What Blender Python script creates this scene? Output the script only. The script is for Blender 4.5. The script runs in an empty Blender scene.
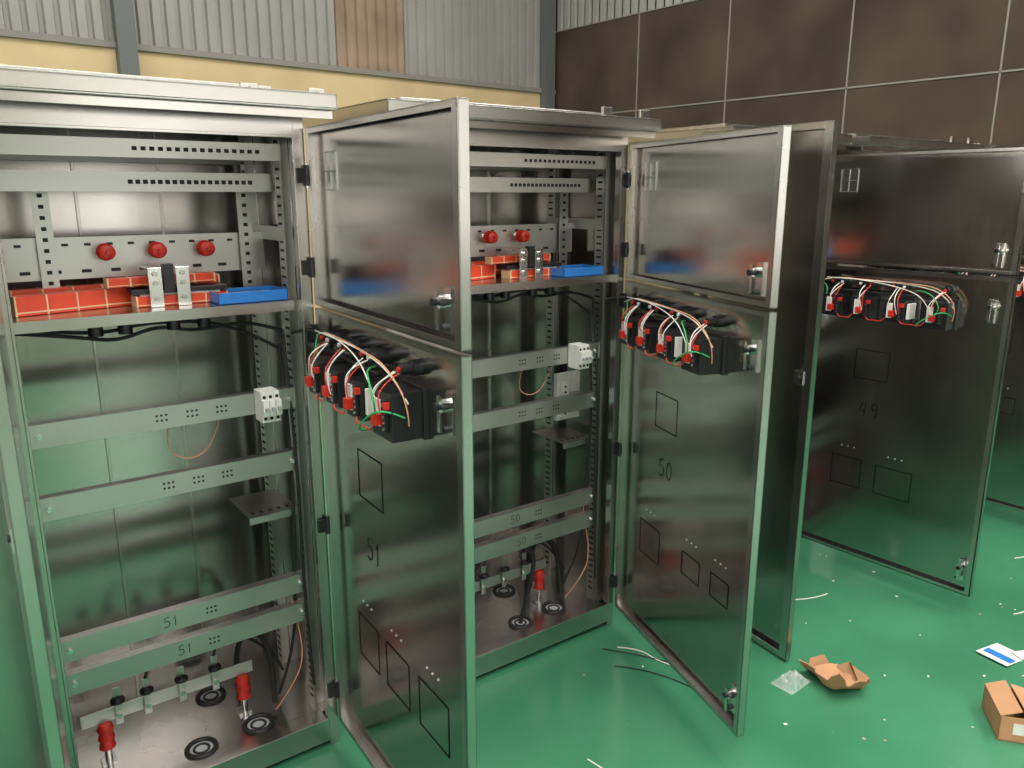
import bpy, math, random
from mathutils import Matrix, Vector
random.seed(7)
R=math.radians
sc=bpy.context.scene
try:
    sc.view_settings.view_transform='Standard'
    sc.view_settings.look='None'
    sc.view_settings.exposure=0.0
except Exception as e: print(e)

# ---------------- materials ----------------
def simple(name,col,rough=0.5,metal=0.0,emit=None,es=0,bump=0,bscale=40,spec=None,var=0):
    m=bpy.data.materials.new(name); m.use_nodes=True
    nt=m.node_tree; b=nt.nodes['Principled BSDF']
    b.inputs['Base Color'].default_value=(*col,1); b.inputs['Roughness'].default_value=rough
    b.inputs['Metallic'].default_value=metal
    if spec is not None: b.inputs['Specular IOR Level'].default_value=spec
    if emit:
        b.inputs['Emission Color'].default_value=(*emit,1); b.inputs['Emission Strength'].default_value=es
    if bump or var:
        tc=nt.nodes.new('ShaderNodeTexCoord'); n=nt.nodes.new('ShaderNodeTexNoise'); n.inputs['Scale'].default_value=bscale
        nt.links.new(tc.outputs['Object'],n.inputs['Vector'])
        if bump:
            bp=nt.nodes.new('ShaderNodeBump'); bp.inputs['Strength'].default_value=bump; bp.inputs['Distance'].default_value=0.01
            nt.links.new(n.outputs['Fac'],bp.inputs['Height']); nt.links.new(bp.outputs['Normal'],b.inputs['Normal'])
        if var:
            r=nt.nodes.new('ShaderNodeValToRGB')
            r.color_ramp.elements[0].position=.3; r.color_ramp.elements[1].position=.7
            r.color_ramp.elements[0].color=(*[c*(1-var) for c in col],1)
            r.color_ramp.elements[1].color=(*[min(1,c*(1+var)) for c in col],1)
            nt.links.new(n.outputs['Fac'],r.inputs['Fac']); nt.links.new(r.outputs['Color'],b.inputs['Base Color'])
    return m

def steel(name,c0,c1,r0,r1,stretch=(25,25,.8),fine=.15,bump=.03):
    m=bpy.data.materials.new(name); m.use_nodes=True
    nt=m.node_tree; b=nt.nodes['Principled BSDF']; L=nt.links
    b.inputs['Metallic'].default_value=1
    tc=nt.nodes.new('ShaderNodeTexCoord')
    mp=nt.nodes.new('ShaderNodeMapping'); mp.inputs['Scale'].default_value=stretch
    L.new(tc.outputs['Object'],mp.inputs['Vector'])
    n1=nt.nodes.new('ShaderNodeTexNoise'); n1.inputs['Scale'].default_value=2.5; n1.inputs['Detail'].default_value=4
    L.new(mp.outputs['Vector'],n1.inputs['Vector'])
    n2=nt.nodes.new('ShaderNodeTexNoise'); n2.inputs['Scale'].default_value=2.0; n2.inputs['Detail'].default_value=3
    L.new(tc.outputs['Object'],n2.inputs['Vector'])
    mx=nt.nodes.new('ShaderNodeMath'); mx.operation='ADD'
    s1=nt.nodes.new('ShaderNodeMath'); s1.operation='MULTIPLY'; s1.inputs[1].default_value=fine
    s2=nt.nodes.new('ShaderNodeMath'); s2.operation='MULTIPLY'; s2.inputs[1].default_value=1-fine
    L.new(n1.outputs['Fac'],s1.inputs[0]); L.new(n2.outputs['Fac'],s2.inputs[0])
    L.new(s1.outputs[0],mx.inputs[0]); L.new(s2.outputs[0],mx.inputs[1])
    rp=nt.nodes.new('ShaderNodeValToRGB'); rp.color_ramp.elements[0].position=.3; rp.color_ramp.elements[1].position=.7
    rp.color_ramp.elements[0].color=(*c0,1); rp.color_ramp.elements[1].color=(*c1,1)
    L.new(mx.outputs[0],rp.inputs['Fac']); L.new(rp.outputs['Color'],b.inputs['Base Color'])
    mr=nt.nodes.new('ShaderNodeMapRange'); mr.inputs['From Min'].default_value=.3; mr.inputs['From Max'].default_value=.7
    mr.inputs['To Min'].default_value=r0; mr.inputs['To Max'].default_value=r1
    L.new(mx.outputs[0],mr.inputs['Value']); L.new(mr.outputs['Result'],b.inputs['Roughness'])
    if bump:
        bp=nt.nodes.new('ShaderNodeBump'); bp.inputs['Strength'].default_value=bump; bp.inputs['Distance'].default_value=.004
        L.new(n2.outputs['Fac'],bp.inputs['Height']); L.new(bp.outputs['Normal'],b.inputs['Normal'])
    return m
M={}
M['steel']=steel('stainless_sheet',(.44,.42,.40),(.54,.512,.485),.12,.25,bump=.05,fine=.12)
M['frame']=steel('stainless_frame',(.50,.48,.46),(.61,.585,.56),.20,.30,stretch=(4,4,4),fine=.1,bump=0)
M['galv']=steel('rail_steel',(.48,.475,.455),(.60,.595,.57),.32,.46,(3,3,3))
M['dark']=simple('dark_slot',(.012,.012,.012),.7)
M['black']=simple('black_plastic',(.012,.012,.014),.35,bump=.1)
M['rubber']=simple('black_rubber',(.01,.01,.01),.6)
M['red']=simple('red_insulator',(.50,.02,.012),.4,var=.15)
M['orange']=simple('busbar_orange_red',(.62,.055,.02),.4,var=.15,bscale=15)
M['yellow']=simple('yellow_tape',(.65,.48,.28),.5)
M['blue']=simple('blue_plastic',(.02,.17,.52),.4,var=.1)
M['white']=simple('white_plastic',(.70,.70,.67),.45,var=.05)
M['grey']=simple('grey_plastic',(.35,.36,.36),.5)
M['ink']=simple('marker_ink',(.004,.004,.006),.9,spec=.1)
M['wgreen']=simple('wire_green',(.03,.30,.09),.4)
M['wred']=simple('wire_red',(.6,.03,.02),.4)
M['wwhite']=simple('wire_white',(.7,.68,.62),.4)
M['worange']=simple('wire_orange',(.65,.30,.18),.4)
M['chrome']=simple('chrome',(.75,.75,.74),.2,1)
M['paper']=simple('paper',(.62,.62,.58),.8,var=.1)

# ---------------- mesh builder ----------------
class MB:
    def __init__(s): s.v=[];s.f=[];s.m=[];s.names=[];s.sm=[]
    def mi(s,n):
        if n not in s.names: s.names.append(n)
        return s.names.index(n)
    def pts(s,vs,fs,mat,M4=None,smooth=False):
        o=len(s.v)
        for p in vs:
            p=Vector(p); 
            if M4 is not None: p=M4@p
            s.v.append(tuple(p))
        k=s.mi(mat)
        for f in fs: s.f.append([o+i for i in f]); s.m.append(k); s.sm.append(smooth)
    def box(s,x0,x1,y0,y1,z0,z1,mat,M4=None):
        vs=[(x,y,z) for x in(x0,x1) for y in(y0,y1) for z in(z0,z1)]
        fs=[(0,1,3,2),(4,6,7,5),(0,4,5,1),(2,3,7,6),(0,2,6,4),(1,5,7,3)]
        s.pts(vs,fs,mat,M4)
    def cyl(s,p0,p1,r,mat,n=16,r1=None,M4=None):
        p0=Vector(p0);p1=Vector(p1);r1=r if r1 is None else r1
        d=(p1-p0).normalized(); a=d.orthogonal().normalized(); b=d.cross(a)
        vs=[];fs=[]
        for i in range(n):
            t=2*math.pi*i/n; o=a*math.cos(t)+b*math.sin(t)
            vs.append(p0+o*r); vs.append(p1+o*r1)
        for i in range(n):
            j=(i+1)%n; fs.append((2*i,2*j,2*j+1,2*i+1))
        s.pts(vs,fs,mat,M4,True)
        s.pts([vs[2*i] for i in range(n)],[tuple(range(n))[::-1]],mat,M4)
        s.pts([vs[2*i+1] for i in range(n)],[tuple(range(n))],mat,M4)
    def lathe(s,c,axis,prof,mat,n=18,M4=None):
        d=Vector(axis).normalized(); a=d.orthogonal().normalized(); b=d.cross(a); c=Vector(c)
        vs=[];fs=[];k=len(prof)
        for i in range(n):
            t=2*math.pi*i/n;o=a*math.cos(t)+b*math.sin(t)
            for (h,r) in prof: vs.append(c+d*h+o*r)
        for i in range(n):
            j=(i+1)%n
            for q in range(k-1): fs.append((i*k+q,j*k+q,j*k+q+1,i*k+q+1))
        s.pts(vs,fs,mat,M4,True)
    def torus(s,c,axis,R0,r,mat,n=24,m=8):
        d=Vector(axis).normalized(); a=d.orthogonal().normalized(); b=d.cross(a); c=Vector(c)
        vs=[];fs=[]
        for i in range(n):
            t=2*math.pi*i/n;o=a*math.cos(t)+b*math.sin(t)
            for j in range(m):
                u=2*math.pi*j/m; vs.append(c+o*(R0+r*math.cos(u))+d*r*math.sin(u))
        for i in range(n):
            for j in range(m):
                i2=(i+1)%n;j2=(j+1)%m
                fs.append((i*m+j,i2*m+j,i2*m+j2,i*m+j2))
        s.pts(vs,fs,mat,None,True)
    def obj(s,name,parent=None,mat=None,bevel=0):
        me=bpy.data.meshes.new(name); me.from_pydata(s.v,[],s.f)
        for n in s.names: me.materials.append(M[n])
        for p,k,q in zip(me.polygons,s.m,s.sm): p.material_index=k; p.use_smooth=q
        me.update()
        o=bpy.data.objects.new(name,me); bpy.context.collection.objects.link(o)
        if parent: o.parent=parent
        if mat is not None: o.matrix_local=mat
        if bevel:
            b=o.modifiers.new('bevel','BEVEL'); b.width=bevel; b.segments=2; b.limit_method='ANGLE'; b.angle_limit=R(50)
        return o
def empty(name,loc=(0,0,0),rz=0,parent=None):
    e=bpy.data.objects.new(name,None); bpy.context.collection.objects.link(e)
    e.location=loc; e.rotation_euler=(0,0,rz); e.empty_display_size=.1
    if parent: e.parent=parent
    return e
def wire(name,pl,r,mat,parent=None):
    cu=bpy.data.curves.new(name,'CURVE'); cu.dimensions='3D'; cu.bevel_depth=r; cu.bevel_resolution=2; cu.resolution_u=6
    for pts in pl:
        sp=cu.splines.new('NURBS'); sp.points.add(len(pts)-1)
        for p,q in zip(sp.points,pts): p.co=(*q,1)
        sp.use_endpoint_u=True; sp.order_u=3
    cu.materials.append(M[mat])
    o=bpy.data.objects.new(name,cu); bpy.context.collection.objects.link(o)
    if parent: o.parent=parent
    return o
GL={'5':[[(.62,1),(.15,.97),(.10,.56),(.35,.62),(.56,.52),(.62,.32),(.5,.1),(.28,0),(.0,.08)]],'1':[[(.12,.72),(.33,1),(.30,.5),(.25,0)]],
    '0':[[(.35,1),(.15,.9),(.05,.6),(.08,.2),(.28,0),(.5,.12),(.62,.45),(.58,.8),(.42,.98),(.25,.97)]],'4':[[(.3,1),(.15,.7),(.03,.4),(.6,.42)],[(.5,.95),(.48,.5),(.42,0)]],
    '9':[[(.55,.85),(.35,1),(.12,.92),(.06,.7),(.2,.52),(.45,.58),(.57,.85),(.52,.4),(.4,0)]],'8':[[(.5,.9),(.3,1),(.12,.85),(.25,.6),(.5,.35),(.45,.08),(.25,0),(.08,.2),(.3,.52),(.5,.75),(.5,.9)]],
    '7':[[(.05,.95),(.3,.97),(.6,.95),(.4,.5),(.2,0)]]}
def marks(name,s,size,loc,rot,parent,r=.0014):
    cu=bpy.data.curves.new(name,'CURVE'); cu.dimensions='3D'; cu.bevel_depth=r; cu.bevel_resolution=1
    for i,ch in enumerate(s):
        for st in GL[ch]:
            sp=cu.splines.new('POLY'); sp.points.add(len(st)-1)
            for p,q in zip(sp.points,st): p.co=((q[0]*.85+i*.8-.75)*size,(q[1]-.5)*size,0,1)
    cu.materials.append(M['ink'])
    o=bpy.data.objects.new(name,cu); bpy.context.collection.objects.link(o); o.parent=parent
    o.matrix_local=Matrix.Translation(loc)@rot.to_4x4()@Matrix.Scale(.4,4,(0,0,1))
    return o
ROT_DOOR=Matrix(((-1,0,0),(0,0,1),(0,1,0)))
ROT_FRONT=Matrix(((1,0,0),(0,0,-1),(0,1,0)))

# ---------------- cabinet ----------------
D=.50; HT=1.97
def slots_h(mb,x0,x1,y,z,n,w=.014,h=.006):
    for i in range(n):
        x=x0+(x1-x0)*(i+.5)/n
        mb.box(x-w/2,x+w/2,y-.0006,y+.001,z-h/2,z+h/2,'dark')
def rail(mb,x0,x1,y,zc,h,mat='galv'):
    mb.box(x0,x1,y,y+.003,zc-h/2,zc+h/2,mat)
    mb.box(x0,x1,y+.003,y+.03,zc+h/2-.003,zc+h/2,mat)
    mb.box(x0,x1,y+.003,y+.03,zc-h/2,zc-h/2+.003,mat)

def door_leaf(mb,x0,x1,z0,z1,rim=.022,dp=.026):
    mb.box(x0,x1,-dp,-dp+.003,z0,z1,'steel')
    mb.box(x0,x0+.004,-dp,0,z0,z1,'frame'); mb.box(x1-.004,x1,-dp,0,z0,z1,'frame')
    mb.box(x0,x1,-dp,0,z0,z0+.004,'frame'); mb.box(x0,x1,-dp,0,z1-.004,z1,'frame')
    mb.box(x0,x0+rim,-.004,0,z0,z1,'frame'); mb.box(x1-rim,x1,-.004,0,z0,z1,'frame')
    mb.box(x0+rim,x1-rim,-.004,0,z0,z0+rim*.7,'frame'); mb.box(x0+rim,x1-rim,-.004,0,z1-rim*.7,z1,'frame')
def latch(mb,x,z,y=-.023):
    mb.box(x-.013,x+.013,y,y+.010,z-.055,z+.04,'chrome')
    mb.cyl((x,y+.008,z+.012),(x,y+.034,z+.012),.015,'chrome')
    mb.box(x-.006,x+.006,y+.032,y+.038,z-.045,z+.035,'chrome')
    mb.cyl((x,y+.034,z+.012),(x,y+.046,z+.012),.009,'black')
    mb.cyl((x+.012,y+.01,z-.045),(x+.012,y+.02,z-.045),.008,'black',8)
def square(mb,x,z,w,h,y=-.0225,t=.0036):
    mb.box(x,x+w,y,y+.0008,z,z+t,'ink'); mb.box(x,x+w,y,y+.0008,z+h-t,z+h,'ink')
    mb.box(x,x+t,y,y+.0008,z,z+h,'ink'); mb.box(x+w-t,x+w,y,y+.0008,z,z+h,'ink')

def build_cabinet(ox,oy,rot,ang,num,squares,side_leaf=None,W=.80,CW=.20,DW=.84,roofx=None,lug=.07):
    cab=empty('electrical_cabinet',(ox,oy,0),R(rot))
    b=MB()
    xl=-W
    for x in (-.003,xl): b.box(x,x+.003,.004,D,0.0,HT,'steel')
    if CW>.03: b.box(xl-CW,xl-CW+.003,.004,D,0,HT,'steel')
    b.box(xl-CW,0,D-.003,D,0,HT,'steel')
    b.box(xl-CW,0,.004,D,HT-.003,HT,'steel')
    b.box(xl-CW,0,.06,D,.085,.09,'frame')
    b.box(-.03,0,.0,.006,.0,HT,'frame'); b.box(-.03,-.027,.006,.03,.1,1.9,'frame')
    b.box(xl,xl+.035,.0,.006,.0,HT,'frame'); b.box(xl+.032,xl+.035,.006,.03,.1,1.9,'frame')
    b.box(xl+.035,-.03,.0,.006,1.90,HT,'frame'); b.box(xl+.035,-.03,.006,.03,1.90,1.903,'frame')
    b.box(xl+.035,-.03,.0,.006,.02,.09,'frame'); b.box(xl+.035,-.03,.0,.075,.088,.092,'frame')
    b.box(xl+.035,-.03,.072,.075,.07,.092,'frame')
    b.box(xl+.035,-.03,-.006,.0,.09,.105,'frame')
    b.box(-.036,-.03,-.006,.0,.09,1.9,'frame'); b.box(xl+.035,xl+.041,-.006,0,.09,1.9,'frame')
    b.box(xl+.035,-.03,-.010,0,1.898,1.905,'frame')
    if CW>.03:
        b.box(xl-CW,xl-CW+.03,0,.006,0,HT,'frame'); b.box(xl-.03,xl,0,.006,0,HT,'frame')
        b.box(xl-CW+.03,xl-.03,.002,.006,0.1,1.9,'steel')
        b.box(xl-CW,xl,0,.006,1.9,HT,'frame'); b.box(xl-CW,xl,0,.006,0,.105,'frame')
    x0=roofx if roofx is not None else xl-CW-.03; x1=.05
    b.box(x0+.03,x1-.03,-.03,D+.03,HT,HT+.03,'frame')
    b.box(x0,x1,-.115,D+.06,HT+.03,HT+.036,'frame')
    b.box(x0,x1,-.115,-.111,HT-.0,HT+.036,'frame'); b.box(x0,x0+.004,-.115,D+.06,HT-.004,HT+.036,'frame'); b.box(x1-.004,x1,-.115,D+.06,HT-.004,HT+.036,'frame')
    b.box(x0,x1,-.111,-.095,HT-.004,HT,'frame')
    b.box(x0,x1,-.085,-.081,HT-.026,HT-.004,'steel')
    b.box(x0+.12,x1-.12,.03,D-.05,HT+.036,HT+.060,'frame')
    for lx in (x1-.03,x1-.21):
        b.box(lx-.022,lx+.022,-.06,-.05,HT+.036,HT+lug,'frame')
        b.box(lx-.022,lx+.022,-.06,-.02,HT+.036,HT+.039,'frame')
        b.cyl((lx,-.061,HT+lug-.013),(lx,-.049,HT+lug-.013),.006,'dark',8)
    b.box(xl-CW,0,.02,.05,-.0,.04,'black')
    for sx in (-.27,-.50):
        b.box(sx-.004,sx+.004,D-.012,D-.003,.09,HT-.01,'frame')
    b.obj('body',cab,bevel=.0008)

    g=MB()
    for (px,w) in ((-.045,.04),(xl+.045,.04)):
        for py in (.07,.36):
            s=1 if px>-.4 else -1
            g.box(px-.0015,px+.0015,py,py+.045,.09,1.93,'galv')
            g.box(min(px,px+s*.04),max(px,px+s*.04),py+.043,py+.046,.09,1.93,'galv')
            z=.14
            while z<1.9:
                g.box(px-s*.0022-.0008,px-s*.0022+.0008,py+.010,py+.034,z,z+.007,'dark'); z+=.025
    xr=-.045; xL=xl+.045
    rail(g,xL,xr,.06,1.862,.045); slots_h(g,-.43,-.10,.06,1.862,16,.012,.010)
    rail(g,xL,xr,.14,1.782,.05); slots_h(g,-.43,-.10,.14,1.782,18,.012,.011)
    rail(g,xL,xr,.40,1.86,.04)
    g.box(xL,xr,.25,.254,1.53,1.64,'galv'); slots_h(g,xL+.02,xr-.02,.25,1.62,12,.016,.007); slots_h(g,xL+.02,xr-.02,.25,1.55,9,.024,.009)
    for sx in (-.62,-.10):
        g.box(sx-.02,sx+.02,.235,.239,1.46,1.80,'galv')
        for i in range(11): g.box(sx-.006,sx+.006,.2342,.236,1.49+i*.028,1.500+i*.028,'dark')
    g.box(-.05,-.047,.07,.4,1.62,1.66,'galv')
    g.box(xL-.03,xr+.03,.03,D-.02,1.452,1.456,'frame'); g.box(xL-.03,xr+.03,.028,.032,1.428,1.456,'frame')
    for z in (1.16,.966,.56,.46):
        rail(g,xL,xr,.075,z,.062)
        for cx in (-.34,-.42,-.26):
            if z<.7 and cx!=-.34: continue
            for dx in (-.012,0,.012):
                for dz in (-.007,.007): g.cyl((cx+dx,.0743,z+dz),(cx+dx,.076,z+dz),.0035,'dark',8)
        for cx in (xL+.02,xr-.02): g.cyl((cx,.068,z),(cx,.075,z),.007,'chrome',6)
    g.box(-.20,-.048,.10,.30,.80,.803,'galv'); g.box(-.20,-.048,.10,.103,.78,.803,'galv')
    for i in range(5): g.box(-.185+i*.027,-.175+i*.027,.12,.14,.8031,.8036,'dark')
    g.obj('mounting_frame',cab,bevel=0)

    e=MB()
    for ix in ((-.225,-.355,-.485) if num!='50' else (-.315,-.46,-.60)):
        e.cyl((ix,.25,1.60),(ix,.235,1.60),.012,'chrome')
        e.lathe((ix,.236,1.60),(0,-1,0),[(0,.0),(0,.018),(.008,.023),(.016,.018),(.024,.023),(.032,.018),(.04,.021),(.045,.013),(.045,0)],'red')
        e.cyl((ix,.192,1.60),(ix,.178,1.60),.006,'red',6)
    def bar(x,y,z,l,w,h,n,a):
        T=Matrix.Translation((x,y,z))@Matrix.Rotation(a,4,'Z')
        e.box(0,l,0,w,0,h,'orange',T)
        for i in range(n+1):
            q=l*i/n; e.box(q-.0022,q+.0022,-.0012,w+.001,-.0005,h+.0012,'yellow',T)
        e.box(0,l,-.001,w+.001,h*.12,h*.20,'yellow',T)
    bx0=xl+.06
    bar(bx0,.12,1.457,.29,.05,.048,4,R(14))
    bar(bx0,.20,1.457,.36,.05,.055,5,R(8))
    bar(-.46,.20,1.475,.26,.05,.050,4,0)
    bar(-.44,.12,1.457,.24,.05,.028,4,R(3))
    bar(-.50,.15,1.510,.28,.035,.024,5,R(4))
    e.box(-.45,-.2,.125,.19,1.490,1.503,'black')
    e.box(-.43,-.22,.13,.18,1.484,1.490,'white')
    for bx in (-.41,-.34):
        e.box(bx,bx+.035,.105,.109,1.457,1.56,'chrome'); e.box(bx,bx+.035,.105,.20,1.557,1.561,'chrome')
        for zz in (1.48,1.52,1.545): e.cyl((bx+.017,.096,zz),(bx+.017,.105,zz),.007,'frame',6)
    e.box(-.372,-.345,.10,.125,1.50,1.57,'black')
    x0,x1,y0,y1,z0=-.25,-.055,.05,.17,1.457
    e.box(x0,x1,y0,y1,z0,z0+.003,'blue')
    for (a,bb,c,d) in ((x0,x1,y0,y0+.004),(x0,x1,y1-.004,y1),(x0,x0+.004,y0,y1),(x1-.004,x1,y0,y1)): e.box(a,bb,c,d,z0,z0+.03,'blue')
    e.box(x0+.02,x1-.02,y0+.02,y1-.02,z0+.003,z0+.02,'grey')
    for ux in (-.55,-.48,-.36,-.28):
        e.cyl((ux,.1,1.428),(ux,.1,1.395),.018,'black')
    mx=-.14 if num!='50' else -.18
    for i in range(3):
        xx=mx-.027+i*.018
        e.box(xx+.0006,xx+.0174,.012,.072,1.115,1.205,'white'); e.box(xx+.0006,xx+.0174,-.004,.012,1.137,1.183,'white')
        e.box(xx+.004,xx+.014,-.016,-.004,1.153,1.163,'grey')
        e.cyl((xx+.009,.011,1.19),(xx+.009,.0125,1.19),.005,'dark',10); e.cyl((xx+.009,.011,1.127),(xx+.009,.0125,1.127),.005,'dark',10)
    e.box(-.70,-.20,.20,.206,.235,.275,'galv'); e.box(-.70,-.20,.206,.23,.235,.239,'galv')
    for ix in (-.64,-.235):
        e.lathe((ix,.2,.155),(0,0,1),[(0,0),(0,.024),(.02,.018),(.03,.024),(.045,.018),(.06,.024),(.078,.016),(.08,0)],'red')
        e.cyl((ix,.2,.09),(ix,.2,.155),.01,'chrome')
        e.box(ix-.02,ix+.02,.195,.235,.09,.10,'galv')
    for ix in (-.60,-.52,-.42,-.32):
        e.box(ix-.010,ix+.010,.19,.194,.22,.34,'galv'); e.cyl((ix,.182,.25),(ix,.19,.25),.009,'chrome',6)
        e.lathe((ix,.19,.29),(0,0,1),[(0,.008),(.004,.02),(.014,.02),(.02,.008)],'black')
    for (gx,gy) in ((-.22,.12),(-.40,.11),(-.3,.36)):
        e.torus((gx,gy,.093),(0,0,1),.042,.008,'rubber'); e.cyl((gx,gy,.0895),(gx,gy,.0908),.040,'grey',24); e.torus((gx,gy,.092),(0,0,1),.022,.004,'rubber')
    if num=='50':
        e.box(-.17,-.05,.18,.20,.87,1.06,'paper'); e.box(-.155,-.12,.165,.18,.89,1.03,'white'); e.box(-.11,-.06,.17,.18,.90,.98,'grey')
        for q in range(6): e.cyl((-.138,.163,.90+q*.022),(-.138,.166,.90+q*.022),.005,'dark',8)
    e.obj('equipment',cab,bevel=.0012)
    w1=[];w2=[];w3=[]
    x=-.40
    w1.append([(x,.10,1.13),(x-.01,.13,1.05),(x+.05,.12,1.01),(x+.12,.12,1.04),(x+.14,.10,1.13)])
    w1.append([(-.10,.09,.55),(-.08,.10,.45),(-.07,.07,.30),(-.12,.08,.2),(-.16,.12,.12)])
    w2.append([(xL,.10,1.42),(-.6,.09,1.40),(-.5,.1,1.375),(-.4,.1,1.41),(-.3,.11,1.38),(-.15,.12,1.40),(-.06,.10,1.36)])
    w2.append([(xL,.12,1.43),(-.55,.12,1.39),(-.42,.12,1.42),(-.2,.1,1.40),(-.06,.12,1.30)])
    w2.append([(-.06,.10,1.36),(-.055,.06,1.0),(-.06,.07,.6),(-.05,.06,.2)])
    w2.append([(-.065,.12,1.32),(-.06,.09,1.0),(-.07,.1,.6),(-.09,.11,.3),(-.12,.2,.12)])
    w2.append([(-.05,.05,1.36),(-.03,-.01,1.38),(.0,-.06,1.37)])
    for ix in (-.52,-.32):
        w2.append([(ix,.19,.34),(ix+.02,.2,.40),(ix+.1,.25,.40),(-.15,.25,.34),(-.10,.2,.2)])
    w3.append([(-.22,.3,.09),(-.24,.27,.3),(-.18,.22,.38),(-.13,.2,.28),(-.15,.16,.12)])
    if num=='50': w3.append([(-.40,.11,.09),(-.36,.10,.25),(-.34,.09,.38),(-.42,.10,.46),(-.50,.13,.42)])
    wire('loop_wire',w1,.0018,'worange',cab); wire('cable_bundle',w2,.005,'rubber',cab); wire('power_cable',w3,.009,'rubber',cab)
    marks('rail_number_a',num,.030,(-.45,.0746,.56),ROT_FRONT,cab,.0012); marks('rail_number_b',num,.030,(-.42,.0746,.46),ROT_FRONT,cab,.0012)

    door=empty('door',(0,-.006,0),R(ang),cab)
    d=MB()
    door_leaf(d,-DW,-.004,.09,1.435); door_leaf(d,-DW,-.004,1.445,1.925)
    latch(d,-DW+.075,1.305); latch(d,-DW+.075,1.525); latch(d,-DW+.05,.20)
    gx,gz=-.17,1.76
    d.box(gx,gx+.08,-.0232,-.0222,gz,gz+.10,'frame')
    for q in (0,.040,.077): d.box(gx+q,gx+q+.003,-.0222,-.018,gz,gz+.10,'galv')
    for q in (0,.048,.097): d.box(gx,gx+.08,-.0222,-.018,gz+q,gz+q+.003,'galv')
    for (u,z,w,h) in squares: square(d,-u-w,z,w,h)
    for (u,z,w,h) in squares[1:]:
        for k in range(3): d.cyl((-u-w/2+(k-1)*.03,-.0225,z+h+.05),(-u-w/2+(k-1)*.03,-.021,z+h+.05),.003,'white',8)
    d.obj('door_leaf',door,bevel=.0006)
    marks('door_number',num,.066,(-(squares[0][0]+.09),-.0222,squares[0][1]-.14),ROT_DOOR,door,r=.0022)
    h=MB()
    for z in (1.80,1.55,1.36,.77,.20):
        h.cyl((.0,-.008,z-.028),(.0,-.008,z+.028),.009,'black',12); h.box(-.03,0,-.012,-.004,z-.02,z+.02,'black'); h.cyl((0,-.008,z-.032),(0,-.008,z+.032),.004,'chrome',10)
    h.obj('hinges',cab)
    # door instruments
    k=MB(); us=[.15,.28,.425,.59]
    wg=[];wr=[];ww=[];wo=[];wb=[]
    zc=1.268
    for i,u in enumerate(us):
        x=-u; y0=-.023; s=.052 if i<3 else .060
        k.box(x-s,x+s,y0,y0+.012,zc-s,zc+s,'black')
        k.box(x-s+.006,x+s-.006,y0+.012,y0+.088,zc-s+.004,zc+s-.006,'black')
        for q in (-.03,0,.03): k.box(x-s+.004,x+s-.004,y0+.03,y0+.034,zc+q-.003,zc+q+.003,'dark')
        k.box(x-.036,x-.020,y0+.088,y0+.098,zc-.036,zc+.036,'black')
        k.box(x+.002,x+.026,y0+.088,y0+.094,zc-.03,zc+.034,'white')
        for q in range(5): k.cyl((x-.028,y0+.098,zc-.028+q*.014),(x-.028,y0+.100,zc-.028+q*.014),.004,'chrome',8)
        k.box(x+s-.006,x+s+.004,y0+.02,y0+.045,zc-.01,zc+.02,'red')
        k.box(x-.012,x+.010,y0+.090,y0+.112,zc-.022,zc+.004,'red')
        k.box(x-.046,x-.030,y0+.088,y0+.10,zc+.02,zc+.036,'red')
        k.box(x+s-.007,x+s-.003,y0+.02,y0+.082,zc-.04,zc+.035,'white')
        if i==2: k.box(x-s-.012,x-s,y0+.02,y0+.08,zc-.03,zc+.035,'white')
        for dx in (.0,.045):
            if dx and i==3: continue
            kx=x-.02+dx
            k.cyl((kx,y0,zc+.102),(kx,y0+.022,zc+.102),.019,'black',16); k.cyl((kx,y0+.022,zc+.102),(kx,y0+.05,zc+.102),.013,'black',12)
            k.cyl((kx,y0+.05,zc+.102),(kx,y0+.056,zc+.102),.006,'red' if (i+int(dx>0))%2 else 'white',8)
        rr=random.uniform
        for j in range(3):
            a=(x+rr(-.03,.02),y0+.098,zc+rr(-.02,.03)); 
            b2=(x-.02+rr(-.01,.03),y0+.055,zc+.095)
            mid=((a[0]+b2[0])/2+rr(-.012,.012),y0+.098+rr(0,.008),zc+.065+rr(-.01,.015))
            (ww if j else wr).append([a,(a[0],y0+.106,a[2]+.01),mid,b2])
        if i<3:
            u2=us[i+1]
            a=(x-.03,y0+.095,zc-.03); c=(-u2+.03,y0+.095,zc-.03)
            wr.append([a,(a[0]-.01,y0+.10,a[2]-.02),((a[0]+c[0])/2,y0+.10,zc-.045),(c[0]+.01,y0+.10,c[2]-.02),c])
    y0=-.023
    wg.append([(.0,-.01,zc+.09),(-.08,y0+.05,zc+.10),(-.12,y0+.07,zc+.06),(-.10,y0+.09,zc-.01)])
    wg.append([(-.50,y0+.06,zc+.09),(-.54,y0+.10,zc+.10),(-.60,y0+.12,zc+.08),(-.63,y0+.12,zc+.02),(-.58,y0+.10,zc-.01)])
    wg.append([(-.52,y0+.06,zc-.05),(-.53,y0+.12,zc-.055),(-.56,y0+.13,zc-.02),(-.64,y0+.11,zc+.03),(-.65,y0+.06,zc+.0)])
    wo.append([(.0,-.01,zc+.08),(-.1,y0+.05,zc+.122),(-.3,y0+.05,zc+.118),(-.46,y0+.07,zc+.12),(-.6,y0+.08,zc+.115),(-.67,y0+.06,zc+.04),(-.65,y0+.05,zc-.02)])
    ww.append([(-.1,y0+.06,zc+.118),(-.3,y0+.055,zc+.118),(-.5,y0+.07,zc+.115),(-.62,y0+.07,zc+.09),(-.65,y0+.05,zc+.03)])
    ww.append([(.0,-.0,zc+.085),(-.12,y0+.05,zc+.122),(-.3,y0+.06,zc+.115),(-.45,y0+.08,zc+.10),(-.55,y0+.10,zc+.07),(-.57,y0+.09,zc+.02)])
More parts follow.
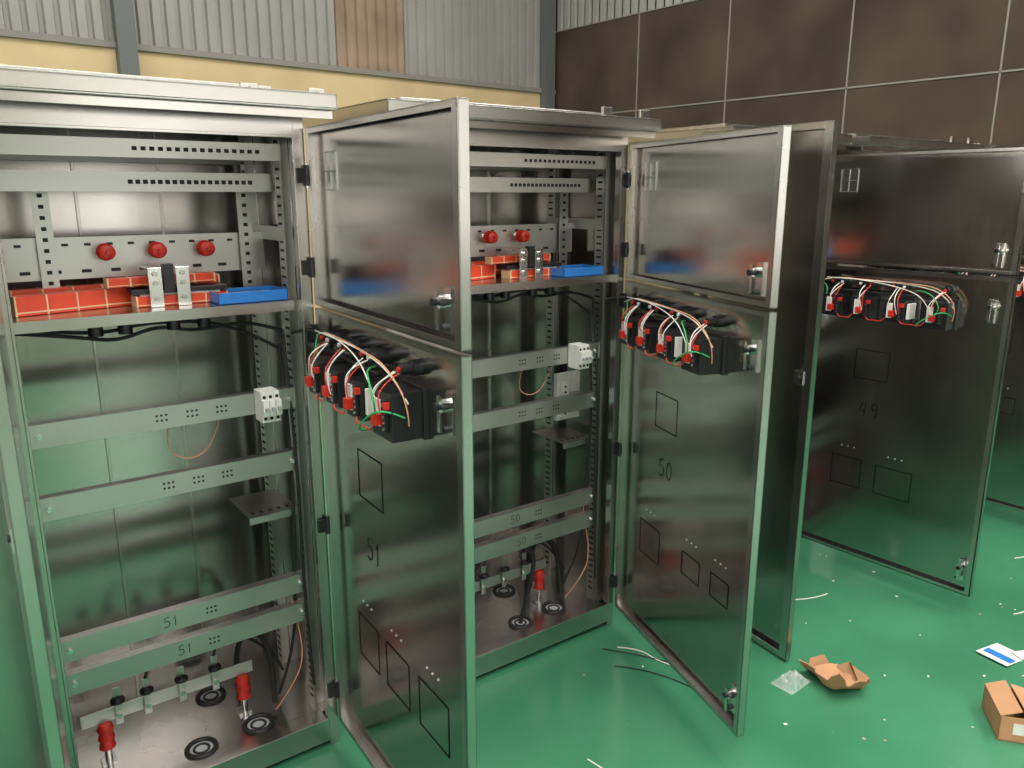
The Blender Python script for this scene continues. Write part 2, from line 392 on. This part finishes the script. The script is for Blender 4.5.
    wb.append([(.0,-.01,zc+.09),(-.08,y0+.03,zc+.06),(-.2,y0+.04,zc+.068),(-.35,y0+.04,zc+.062),(-.5,y0+.05,zc+.068)])
    k.obj('door_instruments',door,bevel=.0012)
    wire('green_wires',wg,.0024,'wgreen',door); wire('red_wires',wr,.0018,'wred',door); wire('white_wires',ww,.0018,'wwhite',door)
    wire('orange_wires',wo,.0018,'worange',door); wire('black_wires',wb,.005,'rubber',door)
    if side_leaf:
        leaf=empty('side_door',(xl-.002,-.006,0),R(side_leaf[0]),cab)
        lw=side_leaf[1]; zt=side_leaf[2]; cx=side_leaf[3]
        s=MB(); door_leaf(s,-lw,-.004,.01,zt,rim=.035)
        s.box(-cx-.02,-cx+.02,-.023,.006,1.09,1.14,'frame'); s.cyl((-cx,.006,1.115),(-cx,.012,1.115),.008,'dark',8)
        s.obj('side_door_leaf',leaf,bevel=.0006)
    return cab

sq1=[(.215,.93,.16,.14),(.165,.41,.14,.14),(.355,.41,.145,.14),(.555,.41,.16,.14)]
sq2=[(.235,.93,.15,.13),(.155,.405,.15,.135),(.46,.455,.115,.085),(.64,.46,.105,.085)]
sq3=[(.24,.935,.155,.135),(.175,.415,.145,.14),(.385,.415,.165,.135)]
build_cabinet(.99,2.10,-3,87,'51',sq1,side_leaf=(85.5,.54,1.925,.46),W=.775,lug=.052)
build_cabinet(2.22,2.04,-3,72.5,'50',sq2,DW=.872)
build_cabinet(3.43,1.98,-4,94,'49',sq3,side_leaf=(84,.62,1.985,.57),CW=.01,roofx=-.75,DW=.85)
build_cabinet(4.65,1.90,-4,92,'48',[(.24,.93,.15,.13),(.3,.6,.15,.09),(.52,.6,.15,.09)])
build_cabinet(5.88,1.82,-4,88,'47',sq1)

# ---------------- room ----------------
def floor_mat():
    m=bpy.data.materials.new('green_epoxy_floor'); m.use_nodes=True; nt=m.node_tree; b=nt.nodes['Principled BSDF']; L=nt.links
    tc=nt.nodes.new('ShaderNodeTexCoord')
    n=nt.nodes.new('ShaderNodeTexNoise'); n.inputs['Scale'].default_value=1.3; n.inputs['Detail'].default_value=8; L.new(tc.outputs['Object'],n.inputs['Vector'])
    r=nt.nodes.new('ShaderNodeValToRGB'); r.color_ramp.elements[0].position=.35; r.color_ramp.elements[1].position=.7
    r.color_ramp.elements[0].color=(.034,.155,.080,1); r.color_ramp.elements[1].color=(.052,.215,.115,1)
    L.new(n.outputs['Fac'],r.inputs['Fac'])
    n2=nt.nodes.new('ShaderNodeTexNoise'); n2.inputs['Scale'].default_value=60; n2.inputs['Detail'].default_value=3; L.new(tc.outputs['Object'],n2.inputs['Vector'])
    r2=nt.nodes.new('ShaderNodeValToRGB'); r2.color_ramp.elements[0].position=.70; r2.color_ramp.elements[1].position=.78
    r2.color_ramp.elements[0].color=(0,0,0,1); r2.color_ramp.elements[1].color=(.6,.6,.6,1); L.new(n2.outputs['Fac'],r2.inputs['Fac'])
    mx=nt.nodes.new('ShaderNodeMixRGB'); L.new(r2.outputs['Color'],mx.inputs['Fac']); L.new(r.outputs['Color'],mx.inputs['Color1']); mx.inputs['Color2'].default_value=(.12,.3,.2,1)
    L.new(mx.outputs['Color'],b.inputs['Base Color'])
    mr=nt.nodes.new('ShaderNodeMapRange'); mr.inputs['To Min'].default_value=.06; mr.inputs['To Max'].default_value=.30; L.new(n.outputs['Fac'],mr.inputs['Value']); L.new(mr.outputs['Result'],b.inputs['Roughness'])
    return m
M['floor']=floor_mat()
M['cream']=simple('cream_wall',(.52,.39,.22),.8,var=.12,bscale=1.5,bump=.1)
M['corr']=simple('corrugated_grey',(.26,.25,.23),.5,var=.12,bscale=.8)
M['rust']=simple('corrugated_brown',(.25,.175,.12),.6,var=.25,bscale=2)
M['board']=simple('brown_board',(.054,.038,.028),.85,var=.35,bscale=1.2,spec=.2)
M['seam']=simple('seam_strip',(.20,.18,.16),.6)
M['post']=simple('steel_post',(.10,.105,.105),.5)
M['ceil']=simple('ceiling_sheet',(.35,.35,.35),.6,var=.1)
M['pale']=simple('pale_wall',(.42,.375,.32),.8,var=.1,bscale=1)
M['overhead_glow']=simple('overhead_glow',(.8,.85,.9),.5,emit=(1,.98,.95),es=5.0)  # glow for strips added at the ceiling as overhead light
M['glow']=simple('fill_glow',(.8,.85,.9),.5,emit=(1,.92,.82),es=6.5)  # glow of panels added to the left wall to light the doors
M['glow_dim']=simple('fill_glow_dim',(.8,.85,.9),.5,emit=(1,.94,.86),es=1.8)  # weaker glow for the panels added behind the camera
XL,XR,YF,YB,ZC=-8,8.2,-8,9,6.5
f=MB(); f.box(XL,XR,YF,YB,-.1,0,'floor'); f.obj('floor')
def corr(mb,p0,dirv,nrm,length,z0,z1,mat,pitch=.14,dep=.035):
    prof=[(0,0),(.25,0),(.35,1),(.9,1),(1,0)]
    n=int(length/pitch+.5); vs=[];fs=[]
    p0=Vector(p0);dirv=Vector(dirv);nrm=Vector(nrm)
    for i in range(n):
        for (a,h) in prof[:-1]:
            q=p0+dirv*((i+a)*pitch)+nrm*(h*dep); vs.append((q.x,q.y,z0)); vs.append((q.x,q.y,z1))
    q=p0+dirv*(n*pitch); vs.append((q.x,q.y,z0)); vs.append((q.x,q.y,z1))
    for i in range(len(vs)//2-1): fs.append((2*i,2*i+2,2*i+3,2*i+1))
    mb.pts(vs,fs,mat)
w=MB(); w.box(XL,XR,YB,YB+.15,0,3.2,'cream'); w.box(XL,XR,YB+.1,YB+.15,3.2,ZC,'corr')
corr(w,(XL,YB+.06,0),(1,0,0),(0,-1,0),12.7,3.2,ZC,'corr')
corr(w,(4.7,YB+.06,0),(1,0,0),(0,-1,0),1.0,3.2,ZC,'rust')
corr(w,(5.7,YB+.06,0),(1,0,0),(0,-1,0),2.4,3.2,ZC,'corr')
w.obj('wall_back')
t=MB()
for px in (-2.9,2.38,8.0): t.box(px-.09,px+.09,YB-.12,YB,0,ZC,'post')
t.box(XL,XR,YB-.04,YB,3.16,3.22,'seam')
t.obj('trim_1')
w=MB(); w.box(XR,XR+.15,YF,YB,0,ZC,'board')
w.box(XR-.02,XR,YF,YB,0,4.0,'board')
corr(w,(XR,YF,0),(0,1,0),(-1,0,0),17,4.0,ZC,'corr')
w.obj('wall_right')
t=MB()
for sy in (7.39,6.0,4.5,3.05,1.6,.15,-1.3,-2.8): t.box(XR-.03,XR-.018,sy-.008,sy+.008,0,4.0,'seam')
for z in (.45,1.63,2.82,4.0): t.box(XR-.03,XR-.018,YF,YB,z-.008,z+.008,'seam')
t.obj('trim_2')
w=MB(); w.box(XL-.15,XL,YF,YB,0,3.2,'pale'); w.box(XL-.15,XL-.1,YF,YB,3.2,ZC,'corr'); corr(w,(XL-.06,YF,0),(0,1,0),(1,0,0),17,3.2,ZC,'corr'); w.obj('wall_left')
w=MB(); w.box(XL,XR,YF-.15,YF,0,ZC,'pale'); w.obj('wall_front')
def fill_panel(name,axis,c,a0,a1,z0,z1,gm):
    s=MB(); n=4
    def bb(u0,u1,d0,d1,za,zb,m):
        if axis=='y': s.box(u0,u1,c+d0,c+d1,za,zb,m)
        else: s.box(c+d0,c+d1,u0,u1,za,zb,m)
    bb(a0,a1,.0,.01,z0,z1,gm)
    for i in range(n+1):
        u=a0+(a1-a0)*i/n; bb(u-.03,u+.03,.0,.05,z0,z1,'post')
    for z in (z0,(z0+z1)/2,z1): bb(a0,a1,.0,.05,z-.03,z+.03,'post')
    s.obj(name)
fill_panel('fill_panel_1','y',YF+.01,-6,-1,1.0,3.6,'glow_dim'); fill_panel('fill_panel_2','y',YF+.01,1,6,1.0,3.6,'glow_dim')
fill_panel('fill_panel_3','x',XL+.01,-6,-1,1.2,3.2,'glow'); fill_panel('fill_panel_4','x',XL+.01,1.5,7,1.2,3.2,'glow')
c=MB(); c.box(XL,XR,YF,YB,ZC,ZC+.05,'ceil')
c.obj('ceiling')
s=MB()
for yy in (-5,-1.5,2,5.5): s.box(XL+1,XR-1,yy,yy+1.0,ZC-.03,ZC-.01,'overhead_glow')  # unseen emissive strips added to light the hall from above
s.obj('fill_panel_5')
for i,(x,y,en) in enumerate(((-3,-2.5,180),(2,-3,175),(-4,4.5,150),(4.5,5.5,150),(0.5,.2,170),(5,-1,180),(2.9,1.2,130))):  # unseen area fills added overhead; the last one brightens a dark door
    ld=bpy.data.lights.new('overhead_fill','AREA'); ld.shape='RECTANGLE'; ld.size=2.5; ld.size_y=1.2; ld.energy=en; ld.color=(1,.95,.89)
    lo=bpy.data.objects.new('overhead_fill',ld); bpy.context.collection.objects.link(lo); lo.location=(x,y,ZC-.2)
wd=bpy.data.worlds.new('world'); sc.world=wd; wd.use_nodes=True
wd.node_tree.nodes['Background'].inputs[0].default_value=(.8,.9,1,1); wd.node_tree.nodes['Background'].inputs[1].default_value=.3

# ---------------- floor debris ----------------
M['card']=simple('cardboard',(.42,.22,.11),.85,var=.15,bscale=6)
M['cardin']=simple('cardboard_inside',(.30,.16,.08),.9)
M['plastic']=simple('clear_film',(.6,.65,.62),.2); M['plastic'].node_tree.nodes['Principled BSDF'].inputs['Alpha'].default_value=.35
def T(x,y,z,rz,rx=0): return Matrix.Translation((x,y,z))@Matrix.Rotation(R(rz),4,'Z')@Matrix.Rotation(R(rx),4,'X')
b=MB(); m=T(2.54,1.225,0.004,-115)
vs=[];fs=[]; n=12
for i in range(n):
    for j in range(n):
        a=(i/(n-1)-.5);c2=(j/(n-1)-.5)
        ed=.008*random.uniform(-1,1) if i in(0,n-1) or j in (0,n-1) else 0
        x=a*.20+ed; y=c2*.15*(1-.25*a)+ed
        z=.006+ (max(0,a-.22)*.22) + (max(0,-c2-.3)*.25)+.006*math.sin(a*11+c2*5)
        vs.append((x,y,max(z,.002)))
for i in range(n-1):
    for j in range(n-1): fs.append((i*n+j,(i+1)*n+j,(i+1)*n+j+1,i*n+j+1))
b.pts(vs,fs,'card')
b.pts([(-.09,.07,.006),(.06,.065,.006),(.04,.11,.035),(-.03,.09,.045),(-.07,.11,.03)],[(0,1,2,3,4)],'cardin')
b.pts([(-.10,-.05,.006),(-.10,.05,.006),(-.125,.035,.04),(-.13,-.02,.03)],[(0,1,2,3)],'cardin')
o=b.obj('cardboard_scrap',mat=m); sm=o.modifiers.new('s','SOLIDIFY'); sm.thickness=.004; sm.offset=1
b=MB(); m=T(2.785,.725,0,35)
b.box(-.09,.09,-.07,-.066,0,.09,'card',m); b.box(-.09,.09,.066,.07,0,.09,'card',m); b.box(-.09,-.086,-.07,.07,0,.09,'card',m); b.box(.086,.09,-.07,.07,0,.09,'card',m); b.box(-.09,.09,-.07,.07,0,.004,'cardin',m)
b.box(-.09,.09,0,.066,0,.003,'card',m@Matrix.Translation((0,-.07,.09))@Matrix.Rotation(R(12),4,'X'))
b.box(-.09,.09,-.066,0,0,.003,'card',m@Matrix.Translation((0,.07,.09))@Matrix.Rotation(R(-22),4,'X'))
b.box(-.092,-.09,-.03,.03,.03,.07,'paper',m)
b.obj('cardboard_box')
b=MB(); m=T(3.24,.91,.002,-10)
b.box(-.09,.09,-.06,.06,0,.002,'paper',m@Matrix.Rotation(R(4),4,'Y')); b.box(-.06,-.02,-.055,.05,.003,.0045,'blue',m@Matrix.Rotation(R(4),4,'Y')); b.box(.03,.09,-.05,-.0,.004,.006,'white',m@Matrix.Rotation(R(-20),4,'Z'))
b.obj('paper_bag')
vs=[];fs=[];n=14
for i in range(n):
    for j in range(n): vs.append((2.425+(i/(n-1)-.5)*.13,1.335+(j/(n-1)-.5)*.09,.004+random.random()*.035*math.sin(math.pi*i/(n-1))*math.sin(math.pi*j/(n-1))*1.6))
for i in range(n-1):
    for j in range(n-1): fs.append((i*n+j,(i+1)*n+j,(i+1)*n+j+1,i*n+j+1))
b=MB(); b.pts(vs,fs,'plastic'); b.obj('plastic_film')
wire('wire_scrap',[[(1.56,1.52,.003),(1.57,1.42,.004),(1.58,1.32,.003)],[(2.9,1.75,.003),(3.0,1.62,.004),(3.15,1.6,.003)],[(3.6,1.0,.003),(3.7,.95,.004),(3.85,.98,.003)],[(4.2,1.2,.003),(4.4,1.1,.004),(4.6,1.15,.003)],[(2.1,1.90,.004),(2.16,1.84,.006),(2.15,1.72,.003),(2.2,1.62,.003)]],.0022,'wwhite')
wire('wire_scrap',[[(2.05,1.93,.004),(2.12,1.82,.006),(2.17,1.72,.003),(2.25,1.62,.003)],[(2.0,1.82,.004),(2.1,1.70,.006),(2.12,1.55,.003)]],.0022,'rubber')
b=MB()
for i in range(60):
    x=random.uniform(1.5,4.5);y=random.uniform(.6,1.9);a=random.uniform(.002,.006); b.box(-a,a,-a*.6,a*.6,0,.002,random.choice(['paper','grey','worange','white']),T(x,y,.0005,random.uniform(0,180)))
b.obj('floor_litter')

# ---------------- camera ----------------
PITCH=13.5; YAW=39.4; F=790
cd=bpy.data.cameras.new('camera'); cd.sensor_width=36; cd.lens=F/1024*36
co=bpy.data.objects.new('camera',cd); bpy.context.collection.objects.link(co)
co.location=(0,0,1.75); co.rotation_euler=(R(90-PITCH),0,R(-YAW)); sc.camera=co
cd.clip_start=.05
